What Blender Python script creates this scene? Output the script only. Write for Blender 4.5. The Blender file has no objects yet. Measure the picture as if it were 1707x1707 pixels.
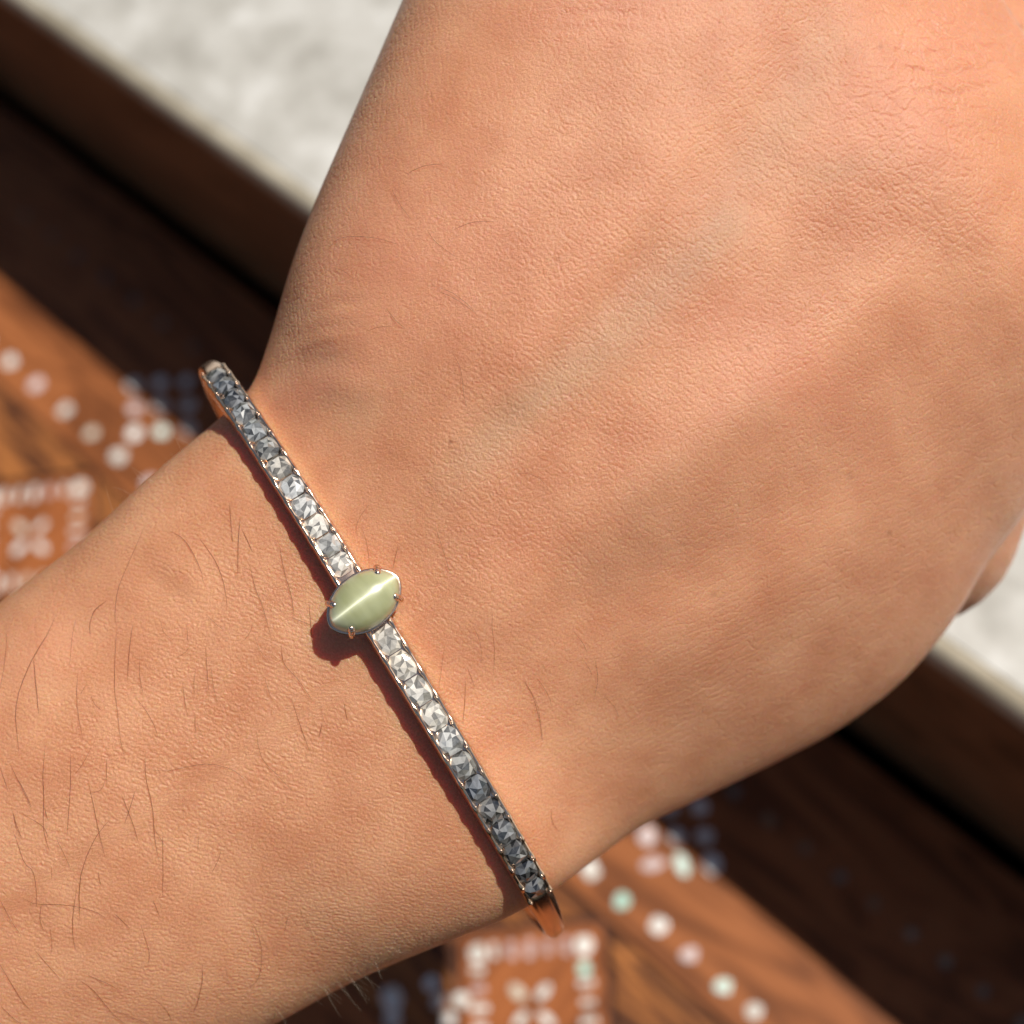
import bpy, bmesh, math, random
import numpy as np
from mathutils import Vector, Matrix
from mathutils.bvhtree import BVHTree

random.seed(7); rng = np.random.default_rng(7)
SC = bpy.context.scene
COL = SC.collection

# ------------------------------------------------------------------ camera
K = 1.55                                   # size of the table and ledge
F, CC, H = 2520.0, 853.5, 0.235 * K           # focal length in photo pixels, image centre, camera height above the table
nadir = np.array([493.0, -1119.0]); van = np.array([-4700.0, 3600.0])
van *= -(F * F) / (van @ nadir)
_n = -np.array([nadir[0], nadir[1], -F]); _n /= np.linalg.norm(_n)
_x = -np.array([van[0], van[1], -F]); _x /= np.linalg.norm(_x)
RW = np.array([_x, np.cross(_n, _x), _n])  # camera axes -> world axes
EYE = np.array([0, 0, H])

cam_d = bpy.data.cameras.new("camera"); cam = bpy.data.objects.new("camera", cam_d); COL.objects.link(cam)
cam.matrix_world = Matrix.Translation((0, 0, H)) @ Matrix(RW.tolist()).to_4x4()
cam_d.sensor_width = 36; cam_d.lens = 36 * F / 1707.0
cam_d.clip_start = 0.005; cam_d.clip_end = 20
cam_d.dof.use_dof = True; cam_d.dof.focus_distance = 0.1465; cam_d.dof.aperture_fstop = 17.5
SC.camera = cam

# ------------------------------------------------------------------ light
s_cam = np.array([25, 38.0, 0]); s_cam /= np.linalg.norm(s_cam)
s_cam = s_cam * math.cos(math.radians(50)); s_cam[2] = math.sin(math.radians(50))
SUN = RW @ s_cam
el = math.asin(SUN[2]); az = math.atan2(SUN[0], SUN[1])
w = bpy.data.worlds.new("World"); SC.world = w; w.use_nodes = True
nt = w.node_tree; nt.nodes.clear()
sky = nt.nodes.new("ShaderNodeTexSky"); sky.sky_type = 'NISHITA'; sky.sun_disc = False
sky.sun_elevation = el; sky.sun_rotation = az
bg = nt.nodes.new("ShaderNodeBackground"); bg.inputs[1].default_value = 0.05
wo = nt.nodes.new("ShaderNodeOutputWorld")
nt.links.new(sky.outputs[0], bg.inputs[0]); nt.links.new(bg.outputs[0], wo.inputs[0])
ld = bpy.data.lights.new("sun", 'SUN'); ld.energy = 4.8; ld.angle = math.radians(0.53); ld.color = (1, 0.95, 0.87)
sun = bpy.data.objects.new("sun", ld); COL.objects.link(sun)
sun.rotation_euler = Vector(SUN.tolist()).to_track_quat('Z', 'Y').to_euler()
sun.location = (0.2, 0.4, 0.7)
SC.view_settings.view_transform = 'Standard'; SC.view_settings.look = 'None'
SC.view_settings.exposure = 0.0; SC.view_settings.gamma = 1; SC.view_settings.use_curve_mapping = False
SC.render.engine = 'CYCLES'
SC.cycles.max_bounces = 14; SC.cycles.transmission_bounces = 10; SC.cycles.glossy_bounces = 6

# ------------------------------------------------------------------ helpers
def W(u, v, d):
    "photo pixel at view depth d (metres) -> world"
    return EYE + RW @ np.array([(u - CC) / F * d, -(v - CC) / F * d, -d])
def camv(x, y, z): return RW @ np.array([x, y, z], float)
def project(P):
    q = (np.asarray(P) - EYE) @ RW
    return CC + F * q[:, 0] / -q[:, 2], CC - F * q[:, 1] / -q[:, 2], -q[:, 2]

def link(name, me, mat=None, parent=None, smooth=False):
    o = bpy.data.objects.new(name, me); COL.objects.link(o)
    if mat and not me.materials: me.materials.append(mat)
    if parent: o.parent = parent
    if smooth: me.polygons.foreach_set('use_smooth', [True] * len(me.polygons))
    return o
def mesh(name, verts, faces):
    me = bpy.data.meshes.new(name); me.from_pydata([tuple(map(float, v)) for v in verts], [], faces); me.update(); return me
def empty(name, loc=(0, 0, 0)):
    o = bpy.data.objects.new(name, None); COL.objects.link(o); o.location = loc; o.empty_display_size = .01; return o
def tag(o, label=None, cat=None, kind=None, group=None):
    for k, v in (('label', label), ('category', cat), ('kind', kind), ('group', group)):
        if v: o[k] = v
    return o

class NT:
    def __init__(s, name):
        s.m = bpy.data.materials.new(name); s.m.use_nodes = True
        s.t = s.m.node_tree; s.b = s.t.nodes['Principled BSDF']; s.out = s.t.nodes['Material Output']
    def n(s, typ, inputs=None, **kw):
        nd = s.t.nodes.new('ShaderNode' + typ)
        for k, v in kw.items(): setattr(nd, k, v)
        for k, v in (inputs or {}).items(): s.set(nd.inputs[k], v)
        return nd
    def set(s, sock, v):
        if isinstance(v, bpy.types.NodeSocket): s.t.links.new(v, sock)
        else: sock.default_value = v
    def math(s, op, a, b=0.0, clamp=False):
        nd = s.n('Math', {0: a, 1: b}, operation=op); nd.use_clamp = clamp; return nd.outputs[0]
    def ramp(s, fac, stops):
        nd = s.n('ValToRGB', {0: fac}); cr = nd.color_ramp
        while len(cr.elements) < len(stops): cr.elements.new(.5)
        for e, (p, c) in zip(cr.elements, stops):
            e.position = p; e.color = c if len(c) == 4 else (*c, 1)
        return nd.outputs[0]
    def mix(s, fac, a, b, mode='MIX'):
        nd = s.n('Mix', data_type='RGBA', blend_type=mode)
        s.set(nd.inputs[0], fac); s.set(nd.inputs[6], a); s.set(nd.inputs[7], b); return nd.outputs[2]
    def p(s, **kw):
        for k, v in kw.items(): s.set(s.b.inputs[k.replace('_', ' ')], v)
def rgb(*c): return (*c, 1)

# ------------------------------------------------------------------ setting materials
def mat_stone():
    m = NT('speckled_stone'); co = m.n('TexCoord').outputs['Object']
    a = m.n('TexNoise', {'Vector': co, 'Scale': 48, 'Detail': 4, 'Roughness': .6}).outputs[0]
    b = m.n('TexNoise', {'Vector': co, 'Scale': 130, 'Detail': 3, 'Roughness': .6}).outputs[0]
    v = m.math('ADD', m.math('MULTIPLY', a, .5), m.math('MULTIPLY', b, .5))
    c = m.ramp(v, [(.36, (.35, .33, .29)), (.47, (.45, .43, .385)), (.55, (.52, .50, .455)), (.66, (.66, .645, .605))])
    m.p(Base_Color=c, Roughness=.42)
    bp = m.n('Bump', {'Height': b, 'Strength': .2, 'Distance': .0006}); m.p(Normal=bp.outputs[0]); return m.m
def mat_cream():
    m = NT('cream_stone_edge'); co = m.n('TexCoord').outputs['Object']
    a = m.n('TexNoise', {'Vector': co, 'Scale': 120, 'Detail': 4}).outputs[0]
    m.p(Base_Color=m.ramp(a, [(.3, (.40, .34, .24)), (.7, (.62, .55, .42))]), Roughness=.4); return m.m
def mat_wood(name, cols, axis=0, scale=1.0, rough=.42, wav=5.0):
    m = NT(name); co = m.n('TexCoord').outputs['Object']
    sc = [200, 200, 200]; sc[axis] = 17
    mp = m.n('Mapping', {'Vector': co, 'Scale': tuple(x * scale for x in sc)}).outputs[0]
    n1 = m.n('TexNoise', {'Vector': mp, 'Scale': 1.0, 'Detail': 6, 'Roughness': .6, 'Distortion': .6}).outputs[0]
    sc2 = [53, 53, 53]; sc2[axis] = 10
    mp2 = m.n('Mapping', {'Vector': co, 'Scale': tuple(x * scale for x in sc2)}).outputs[0]
    n2 = m.n('TexNoise', {'Vector': mp2, 'Scale': 1.0, 'Detail': 3, 'Distortion': 1.2}).outputs[0]
    rings = m.math('SINE', m.math('MULTIPLY', n2, wav * 6.283)); 
    v = m.math('ADD', m.math('MULTIPLY', n1, .55), m.math('ADD', m.math('MULTIPLY', rings, .15), .22))
    m.p(Base_Color=m.ramp(v, [(.3, cols[0]), (.5, cols[1]), (.72, cols[2])]), Roughness=rough)
    bp = m.n('Bump', {'Height': n1, 'Strength': .25, 'Distance': .0004}); m.p(Normal=bp.outputs[0])
    m.b.inputs['Specular IOR Level'].default_value = .22
    return m.m
def mat_pearl(name, c1, c2):
    m = NT(name); co = m.n('TexCoord').outputs['Object']
    geo = m.n('ObjectInfo').outputs['Random']
    a = m.n('TexNoise', {'Vector': co, 'Scale': 420, 'Detail': 2}).outputs[0]
    f = m.math('ADD', m.math('MULTIPLY', a, .7), m.math('MULTIPLY', geo, .3), True)
    m.p(Base_Color=m.ramp(f, [(.35, c1), (.65, c2)]), Roughness=.22, Coat_Weight=.5, Coat_Roughness=.08)
    return m.m

M_STONE, M_CREAM = mat_stone(), mat_cream()
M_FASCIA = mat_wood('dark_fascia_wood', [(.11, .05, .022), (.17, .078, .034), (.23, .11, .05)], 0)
M_WOOD = mat_wood('border_wood', [(.15, .048, .016), (.27, .088, .028), (.35, .12, .04)], 0, 1, .5)
M_LEAF = mat_wood('figured_wood', [(.07, .026, .013), (.21, .075, .026), (.44, .165, .045)], 0, .8, .4, 9)
M_DIAM = mat_wood('diamond_wood', [(.20, .062, .02), (.30, .095, .03), (.38, .125, .04)], 1)
M_SEAM = mat_wood('dark_stringing', [(.06, .026, .016), (.10, .042, .026), (.13, .058, .036)], 0)
PEARL = [mat_pearl('pearl_white', (.68, .65, .58), (.88, .86, .81)), mat_pearl('pearl_rose', (.58, .45, .43), (.74, .62, .60)),
         mat_pearl('pearl_green', (.45, .74, .62), (.80, .92, .84)), mat_pearl('pearl_cream', (.62, .55, .42), (.80, .74, .62)), mat_pearl('horn_dot', (.13, .09, .055), (.24, .18, .12))]

# ------------------------------------------------------------------ stone ledge with wooden fascia
def prism_x(name, prof, x0, x1, mat, parent=None, smooth=False):
    n = len(prof); v = [(x0, y, z) for y, z in prof] + [(x1, y, z) for y, z in prof]
    f = [(i, (i + 1) % n, n + (i + 1) % n, n + i) for i in range(n)] + [tuple(range(n))[::-1], tuple(range(n, 2 * n))]
    return link(name, mesh(name, v, f), mat, parent, smooth)
YE, ZL, NR = 0.0560 * K, 0.0572 * K, 0.0024 * K
ledge = prism_x('stone_ledge', [(YE + NR, ZL - .016), (.60, ZL - .016), (.60, ZL), (YE + NR, ZL)], -.80, .45, M_STONE)
tag(ledge, 'pale grey speckled stone ledge behind the hand', kind='structure')
prof = [(YE + NR - .0002, ZL - .007)] + [(YE + NR - .0002 - NR * math.sin(a), ZL - NR - .0003 + NR * math.cos(a)) for a in np.linspace(math.pi / 2, 0, 9)]
prof = [(YE + NR - .0002, ZL - .007), (YE + .0002, ZL - .007)] + prof[1:]
prism_x('stone_edge', prof, -.80, .45, M_CREAM, ledge)
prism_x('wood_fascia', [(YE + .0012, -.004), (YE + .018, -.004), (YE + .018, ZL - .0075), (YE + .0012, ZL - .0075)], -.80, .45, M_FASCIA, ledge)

# ------------------------------------------------------------------ inlaid table
table = empty('inlaid_table', (-.11 * K, -.02 * K, -.022 * K))
tag(table, 'reddish brown wooden table with mother of pearl inlay below the wrist', 'table')
T0 = np.array(table.location)
def tpoly(name, pts, z0, z1, mat, label=None):
    n = len(pts); v = [np.array([x, y, z1]) * K / 1000 - T0 for x, y in pts] + [np.array([x, y, z0]) * K / 1000 - T0 for x, y in pts]
    f = [tuple(range(n))] + [tuple(range(n, 2 * n))[::-1]] + [(i, n + i, n + (i + 1) % n, (i + 1) % n) for i in range(n)]
    o = link(name, mesh(name, v, f), mat, table)
    if label: o['label'] = label
    return o
XA, XB, YA = -420, 130, -120
tpoly('tabletop', [(XA, YA), (XB, YA), (XB, 52.6), (XA, 52.6)], -22, -.9, M_SEAM)
tpoly('border_plank', [(XA, 9.2), (XB, 9.2), (XB, 53), (XA, 53)], -.85, 0, M_WOOD)
PER = 62.35; UN = [-45.2 + PER * k for k in range(-4, 3)]
RX, RY, CY = 15.4, 15.8, -7.8
for k, X0 in enumerate(UN):                 # diamond panels and the leaf panels between them
    d = [(X0, CY + RY), (X0 - RX, CY), (X0, CY - RY), (X0 + RX, CY)]
    tpoly('diamond_panel', d, -.85, -.02, M_DIAM)
    Xn = X0 + PER; g = 1.3
    if k == len(UN) - 1: break
    yT = 8.4
    tpoly('leaf_panel', [(X0 + g, yT), (X0 + RX + g, CY + .3), (Xn - RX - g, CY + .3), (Xn - g, yT)], -.85, -.05, M_LEAF)
    tpoly('leaf_panel', [(X0 + RX + g, CY - .5), (X0 + g, CY - RY - .6), (Xn - g, CY - RY - .6), (Xn - RX - g, CY - .5)], -.85, -.05, M_LEAF)
tpoly('field_plank', [(XA, YA), (XB, YA), (XB, CY - RY - 1.6), (XA, CY - RY - 1.6)], -.85, -.03, M_WOOD)

def inlay_mesh(shape, rg=random.Random(3)):
    if shape == 'disc': pts = [(math.cos(a) * q, math.sin(a) * q) for a, q in ((2 * math.pi * (i + rg.uniform(-.25, .25)) / 9, rg.uniform(.84, 1.12)) for i in range(9))]
    elif shape == 'petal': pts = [(math.cos(a) * 1.45, math.sin(a) * .78) for a in np.linspace(0, 2 * math.pi, 12, endpoint=False)]
    else: pts = [(-.52, -1.3), (.5, -1.35), (.56, 1.3), (-.5, 1.25)]
    n = len(pts); v = [(x, y, -.5) for x, y in pts] + [(x, y, .05) for x, y in pts] + [(x * .86, y * .9, .14) for x, y in pts]
    f = [(i, (i + 1) % n, n + (i + 1) % n, n + i) for i in range(n)] + [(n + i, n + (i + 1) % n, 2 * n + (i + 1) % n, 2 * n + i) for i in range(n)] + [tuple(range(2 * n, 3 * n))]
    return [(np.array(p) / 1000) for p in v], f
INL = {}
for s in ('disc', 'petal', 'bar'):
    for i, pm in enumerate(PEARL):
        for q in range(3):
            v, f = inlay_mesh(s); me = mesh('pearl_' + s, v, f); me.materials.append(pm); INL[s, i, q] = me
n_inl = 0
def inlay(s, x, y, r=1.0, rot=0.0, col=None):
    global n_inl
    if n_inl >= 290: return
    n_inl += 1
    if col is None: col = random.choices([0, 1, 2, 3], [.55, .2, .08, .17])[0]
    o = bpy.data.objects.new('pearl_inlay', INL[s, col, random.randrange(3)]); COL.objects.link(o); o.parent = table
    o.location = Vector((x * K / 1000, y * K / 1000, 0)) - Vector(T0.tolist())
    r *= random.uniform(.88, 1.1); o.rotation_euler = (random.uniform(-.12, .12), random.uniform(-.12, .12), rot + (random.uniform(0, 6) if s == 'disc' else 0)); o.scale = (r * K, r * K * random.uniform(.85, 1.08), K)
def jit(a=.25): return random.uniform(-a, a)
for x in (-226.2, -217.7, -209.2, -200.5, -191.8, -183, -174.1): inlay('disc', x, 38.2, 1.0, 0, 4)
for x in np.arange(-166, -46, 7.4): inlay('disc', x + jit(), 37.7 + jit(), 1.0, 0, 4)
for x in (-42.4, -35.5, -28.8, -22.2, -16.1, -9.4, -3.4, 3.0, 9.5, 16, 22.5, 29, 35.5): inlay('disc', x, 36.7, 1.0, 0, 4)
for x, c in ((-210.5, 0), (-202.1, 0), (-193.7, 1), (-184.7, 0), (-176.7, 3), (-168.6, 0), (-159.5, 1)): inlay('disc', x, 13.6, 1.6, 0, c)
for x in np.arange(-151.5, -58, 7.2): inlay('disc', x + jit(), 13.4 + jit(), 1.5)
for x, y, c in ((-51.6, 13.2, 0), (-44.9, 12.6, 2), (-38.5, 13.4, 0), (-32.2, 13.2, 1), (-25.5, 12.9, 2), (-20, 13.1, 0), (-13.3, 13.2, 1), (-7, 13, 0), (0, 13, 0), (7, 13, 0)): inlay('disc', x, y, 1.5, 0, c)
for X0 in UN[2:5]:
    left = X0 < -100; sx, sy = (4.0, 3.4) if left else (3.5, 2.85)
    for i in (-1, 0, 1):
        for j in (-1, 0, 1):
            x, y = X0 + .2 + (i - j) * sx, 25.6 + (i + j) * sy
            c = {(-1, -1): 0, (0, -1): 2, (-1, 0): 1}.get((i, j), None)
            if not left and (i, j) == (-1, -1): inlay('petal', x, y, 1.25, .9, 1)
            elif not left and (i, j) == (0, -1): inlay('petal', x, y, 1.5, -.5, 2)
            else: inlay('disc', x, y, 1.45, 0, c if c is not None else 0)
    k = 1.06 if left else 1.0
    for q in range(4):
        a = q * math.pi / 2; ca, sa = math.cos(a), math.sin(a)
        cx, cy = X0 + 11.9 * k * -sa, CY + 11.6 * k * ca
        inlay('disc', cx + .2, cy, 1.75 if q in (0,) else 1.5, 0, 0)
        for i in range(1, 6):
            t = i / 6
            x = X0 + 11.9 * k * (-sa * (1 - t) + ca * t); y = CY + 11.6 * k * (ca * (1 - t) + sa * t)
            if q == 0 and i == 1 and not left: inlay('disc', x + .4, y - .6, 1.35, 0, 2)
            else: inlay('bar', x, y, .95, a - math.pi / 4 + math.pi * 0 + jit(.1), random.choice([0, 1, 0, 3]) if left else random.choice([0, 0, 1]))
        px, py = X0 - .1 + 3.0 * k * -sa, CY - .2 + 2.6 * k * ca
        inlay('petal', px, py, 1.05 * k, a + math.pi / 2, 0 if q != 1 else 3)
    for dx, dy, r in ((-14, -8.1, 1.3), (-11.4, -9.2, 1.3), (-8.8, -6.7, 1.4), (-17.2, -13.7, 1.8), (-15.2, -15.8, 1.3), (-8.5, -10, 1.2), (14, -8.1, 1.3), (17.2, -13.7, 1.6)):
        if not left: inlay('disc', X0 + dx, CY + dy, r, 0, 0)

# ------------------------------------------------------------------ hand
MM = .001
SEC = [  # left pixel, right pixel, centre depth, front height, back height (mm), skew, exponent
 ((-2300, 2700), (-1500, 3700), 182, 24, 24, .0, 2.2),
 ((-1500, 2130), (-900, 2960), 176, 21, 22, .05, 2.2),
 ((-640, 1500), (-175, 2200), 170, 18.5, 20, .10, 2.2),
 ((-300, 1258), (110, 1895), 168, 18.0, 19, .12, 2.2),
 ((0, 1010), (448, 1707), 166.5, 17.6, 18, .12, 2.25),
 ((140, 903), (600, 1625), 166, 17.4, 18, .12, 2.25),
 ((260, 795), (735, 1563), 165.5, 17.2, 17, .03, 2.6),
 ((370, 703), (862, 1508), 165, 17.3, 16.5, .0, 2.75),
 ((425, 648), (950, 1455), 165, 17.8, 16, .04, 2.5),
 ((455, 570), (1060, 1378), 165.5, 18.9, 16, .12, 2.3),
 ((490, 455), (1180, 1322), 166, 20.8, 15.5, .25, 2.1),
 ((530, 350), (1300, 1265), 166.5, 22.2, 15, .28, 2.05),
 ((575, 245), (1400, 1212), 167, 23.2, 15, .29, 2.0),
 ((625, 130), (1500, 1135), 167.5, 23.8, 15, .29, 2.0),
 ((680, 0), (1582, 1038), 168, 24.0, 15, .27, 2.0),
 ((745, -150), (1645, 930), 168.5, 24, 15, .24, 2.05),
 ((835, -300), (1712, 838), 169, 23.5, 14, .18, 2.1),
 ((950, -420), (1775, 680), 170, 22, 13, .10, 2.3),
 ((1090, -500), (1815, 520), 173, 18, 11, .04, 2.5),
 ((1190, -540), (1850, 390), 176, 13, 8, .0, 2.6)]
def catmull(a, t):
    n = len(a); i = min(int(t), n - 2); f = t - i
    p0, p1, p2, p3 = a[max(i - 1, 0)], a[i], a[i + 1], a[min(i + 2, n - 1)]
    return .5 * (2 * p1 + (p2 - p0) * f + (2 * p0 - 5 * p1 + 4 * p2 - p3) * f * f + (3 * p1 - p0 - 3 * p2 + p3) * f ** 3)
A = np.array([[*l, *r, d, f, b, k, p] for l, r, d, f, b, k, p in SEC], float)
NS, NR_ = 150, 72
HV, HF = [], []
for i in range(NS):
    q = catmull(A, i / (NS - 1) * (len(A) - 1))
    for j in range(NR_):
        th = 2 * math.pi * j / NR_; c_, s_ = math.cos(th), math.sin(th); pw = 2 / q[8]
        x = math.copysign(abs(c_) ** pw, c_); z = math.copysign(abs(s_) ** pw, s_)
        if z > 0:
            xs = x - q[7] * (1 - x * x)      # move the crest towards the left edge
            x = xs
        d = q[4] - (q[5] if z > 0 else q[6]) * z
        u = q[0] * (1 - x) / 2 + q[2] * (1 + x) / 2; v = q[1] * (1 - x) / 2 + q[3] * (1 + x) / 2
        # keep lateral size as seen at the centre depth
        u = CC + (u - CC) * q[4] / d; v = CC + (v - CC) * q[4] / d
        HV.append(W(u, v, d * MM))
for i in range(NS - 1):
    for j in range(NR_):
        a = i * NR_ + j; b = i * NR_ + (j + 1) % NR_
        HF.append((a, b, b + NR_, a + NR_))
HF.append(tuple(range(NR_))[::-1]); HF.append(tuple(range((NS - 1) * NR_, NS * NR_)))
bm = bmesh.new()
bv = [bm.verts.new(p) for p in HV]
for f in HF: bm.faces.new([bv[k] for k in f])
bmesh.ops.recalc_face_normals(bm, faces=bm.faces)
def capsule(pts, rads, seg=18):
    "tapering chain of spheres and cones, later fused with the palm"
    for p, r in zip(pts, rads):
        bmesh.ops.create_icosphere(bm, subdivisions=3, radius=r, matrix=Matrix.Translation(p.tolist()))
    for k in range(len(pts) - 1):
        a, b = Vector(pts[k].tolist()), Vector(pts[k + 1].tolist()); d = b - a
        mt = Matrix.Translation((a + b) / 2) @ d.to_track_quat('Z', 'Y').to_matrix().to_4x4()
        bmesh.ops.create_cone(bm, cap_ends=True, segments=seg, radius1=rads[k], radius2=rads[k + 1], depth=d.length, matrix=mt)
AX = camv(.77, .64, 0); DN = camv(0, 0, -1)
for (u, v, d), lens, r0, cu in (((1200, -330, 172), (40, 24, 18), 9.4, 38), ((1420, -80, 173), (44, 27, 19), 9.6, 44), ((1600, 140, 174), (40, 25, 19), 9.2, 48), ((1745, 370, 176), (33, 19, 17), 8.0, 55)):
    p = W(u, v, d * MM); pts, rr, ang = [p - AX * .006, p], [r0 * .98, r0], math.radians(cu)
    for k, L in enumerate(lens):
        p = p + (AX * math.cos(ang) + DN * math.sin(ang)) * L * MM; pts.append(p); rr.append(r0 * (.88, .8, .66)[k])
        ang += math.radians((62, 38, 0)[k])
    capsule(pts, [r * MM for r in rr])
tp = [W(960, 60, .180), W(1000, -280, .182), W(1060, -560, .190), W(1230, -830, .202)]     # thumb leaves the side of the palm
capsule(tp, [.0135, .0115, .0100, .0078])
capsule([W(1520, 868, .178), W(1620, 560, .178)], [.0124, .0130])                          # edge of the palm below the knuckles
me0 = bpy.data.meshes.new('hand_raw'); bm.to_mesh(me0); bm.free()
tmp = bpy.data.objects.new('hand_raw', me0); COL.objects.link(tmp)
md = tmp.modifiers.new('r', 'REMESH'); md.mode = 'VOXEL'; md.voxel_size = .00068
md = tmp.modifiers.new('s', 'SMOOTH'); md.factor = .5; md.iterations = 8
dg = bpy.context.evaluated_depsgraph_get(); dg.update()
hand_me = bpy.data.meshes.new_from_object(tmp.evaluated_get(dg)); hand_me.name = 'hand'
bpy.data.objects.remove(tmp); bpy.data.meshes.remove(me0)
nv = len(hand_me.vertices); P = np.empty(nv * 3); hand_me.vertices.foreach_get('co', P); P = P.reshape(-1, 3)
Nn = np.empty(nv * 3); hand_me.vertex_normals.foreach_get('vector', Nn); Nn = Nn.reshape(-1, 3)
FA = np.array([tuple(p.vertices) if len(p.vertices) == 4 else (*p.vertices, p.vertices[2]) for p in hand_me.polygons])
bpy.data.meshes.remove(hand_me)
# refine the skin that faces the camera: each quad becomes ND x ND quads
U, V, D = project(P); toward = EYE - P; toward /= np.linalg.norm(toward, axis=1)[:, None]
NV0 = nv; vis = ((Nn * toward).sum(1) > -.2) & (U > -30) & (U < 1737) & (V > -30) & (V < 1737)
fs = vis[FA].all(1) & (FA[:, 2] != FA[:, 3]); FS, FO = FA[fs], FA[~fs]; ND = 5; m = len(FS)
ed = np.stack([np.stack([FS[:, k], FS[:, (k + 1) % 4]], 1) for k in range(4)], 1).reshape(-1, 2)
lo_, hi_ = ed.min(1), ed.max(1); key, inv = np.unique(lo_.astype(np.int64) * nv + hi_, return_inverse=True); inv = inv.reshape(m, 4)
el_, eh_ = key // nv, key % nv; flip = (ed[:, 0] > ed[:, 1]).reshape(m, 4)
tt = np.arange(1, ND) / ND
EP = P[el_][:, None] * (1 - tt)[None, :, None] + P[eh_][:, None] * tt[None, :, None]
gx, gy = np.meshgrid(np.arange(1, ND) / ND, np.arange(1, ND) / ND, indexing='ij'); gx, gy = gx.ravel(), gy.ravel()
c0, c1, c2, c3 = (P[FS[:, k]][:, None] for k in range(4))
IP = c0 * ((1 - gx) * (1 - gy))[None, :, None] + c1 * (gx * (1 - gy))[None, :, None] + c2 * (gx * gy)[None, :, None] + c3 * ((1 - gx) * gy)[None, :, None]
G = np.zeros((m, ND + 1, ND + 1), np.int64)
G[:, 0, 0], G[:, ND, 0], G[:, ND, ND], G[:, 0, ND] = FS[:, 0], FS[:, 1], FS[:, 2], FS[:, 3]
e0 = nv; idx = np.arange(ND - 1)
def eidx(k): r = np.where(flip[:, k][:, None], ND - 2 - idx[None], idx[None]); return e0 + inv[:, k][:, None] * (ND - 1) + r
G[:, 1:ND, 0] = eidx(0); G[:, ND, 1:ND] = eidx(1); G[:, 1:ND, ND] = eidx(2)[:, ::-1]; G[:, 0, 1:ND] = eidx(3)[:, ::-1]
i0 = nv + len(key) * (ND - 1)
G[:, 1:ND, 1:ND] = i0 + np.arange(m * (ND - 1) ** 2).reshape(m, ND - 1, ND - 1)
P = np.vstack([P, EP.reshape(-1, 3), IP.reshape(-1, 3)])
FF = np.stack([G[:, :-1, :-1], G[:, 1:, :-1], G[:, 1:, 1:], G[:, :-1, 1:]], -1).reshape(-1, 4)
nt_ = len(P); fine = np.zeros(nt_, bool); fine[FF.ravel()] = True; fine[FO.ravel()] = False     # rim of the refined patch stays put
rim = np.where(np.bincount(inv.ravel(), minlength=len(key)) == 1)[0]
fine[(e0 + rim[:, None] * (ND - 1) + idx[None]).ravel()] = False; fine[el_[rim]] = False; fine[eh_[rim]] = False
E1 = np.concatenate([FF[:, [0, 1]], FF[:, [1, 2]], FF[:, [2, 3]], FF[:, [3, 0]]])
deg = np.bincount(E1[:, 0], minlength=nt_).astype(float); deg[deg == 0] = 1
for it in range(14):
    S3 = np.stack([np.bincount(E1[:, 0], P[E1[:, 1], k], nt_) for k in range(3)], 1) / deg[:, None]
    P[fine] = P[fine] * .4 + S3[fine] * .6
def normals(P, F4):
    n = np.cross(P[F4[:, 2]] - P[F4[:, 0]], P[F4[:, 3]] - P[F4[:, 1]]); o = np.zeros((len(P), 3))
    for k in range(3):
        for j in range(4): o[:, k] += np.bincount(F4[:, j], n[:, k], len(P))
    return o / (np.linalg.norm(o, axis=1)[:, None] + 1e-20)
FALL = np.vstack([FF, FO]); Nn = normals(P, FALL); nv = nt_
U, V, D = project(P)
toward = EYE - P; toward /= np.linalg.norm(toward, axis=1)[:, None]
facing = np.clip((Nn * toward).sum(1) * 2.5, 0, 1)

def segdist(U, V, pl):
    best = np.full(U.shape, 1e9); par = np.zeros(U.shape); L = len(pl) - 1
    for k in range(L):
        (x0, y0), (x1, y1) = pl[k], pl[k + 1]; dx, dy = x1 - x0, y1 - y0
        t = np.clip(((U - x0) * dx + (V - y0) * dy) / (dx * dx + dy * dy), 0, 1)
        d = np.hypot(U - x0 - t * dx, V - y0 - t * dy); m_ = d < best; best[m_] = d[m_]; par[m_] = (k + t[m_]) / L
    return best, par
def ridge(pl, wd, fade=.25):
    d, t = segdist(U, V, pl); e = np.clip(np.minimum(t, 1 - t) / fade, 0, 1); e = e * e * (3 - 2 * e)
    return np.exp(-(d / wd) ** 2) * (e if fade > 0 else 1)
def blob(x, y, rx, ry, ang=0):
    c, s = math.cos(math.radians(ang)), math.sin(math.radians(ang)); a = (U - x) * c + (V - y) * s; b = -(U - x) * s + (V - y) * c
    return np.exp(-(a / rx) ** 2 - (b / ry) ** 2)
def sig(x): return 1 / (1 + np.exp(-np.clip(x, -40, 40)))
# large relief in mm towards the eye: tendons, veins, wrist hollow, folds
h = np.zeros(nv)
h += .28 * ridge([(700, 840), (860, 680), (1040, 560), (1200, 420), (1330, 260)], 48, .4)
h += .9 * ridge([(900, 960), (1080, 820), (1300, 640), (1480, 480), (1600, 330)], 75, .35); h += .5 * ridge([(760, 720), (900, 520), (1060, 330), (1180, 130)], 55); h -= .45 * ridge([(760, 800), (900, 650), (1040, 490), (1130, 360)], 38)
h -= .95 * ridge([(800, 1090), (980, 1000), (1180, 940), (1380, 800), (1540, 640)], 80, .3)
h += .7 * blob(840, 1000, 120, 90, -20)
h -= .6 * blob(640, 700, 120, 90, -40)
h += .8 * blob(1560, 260, 170, 150); h -= .9 * ridge([(1150, 420), (1270, 230), (1360, 60), (1400, -60)], 75, .35)
h += .9 * blob(1620, 70, 110, 90)
h += 2.2 * np.clip((U - 1450) / 257, 0, 1.2) ** 2 * sig((620 - V) / 80)
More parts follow.
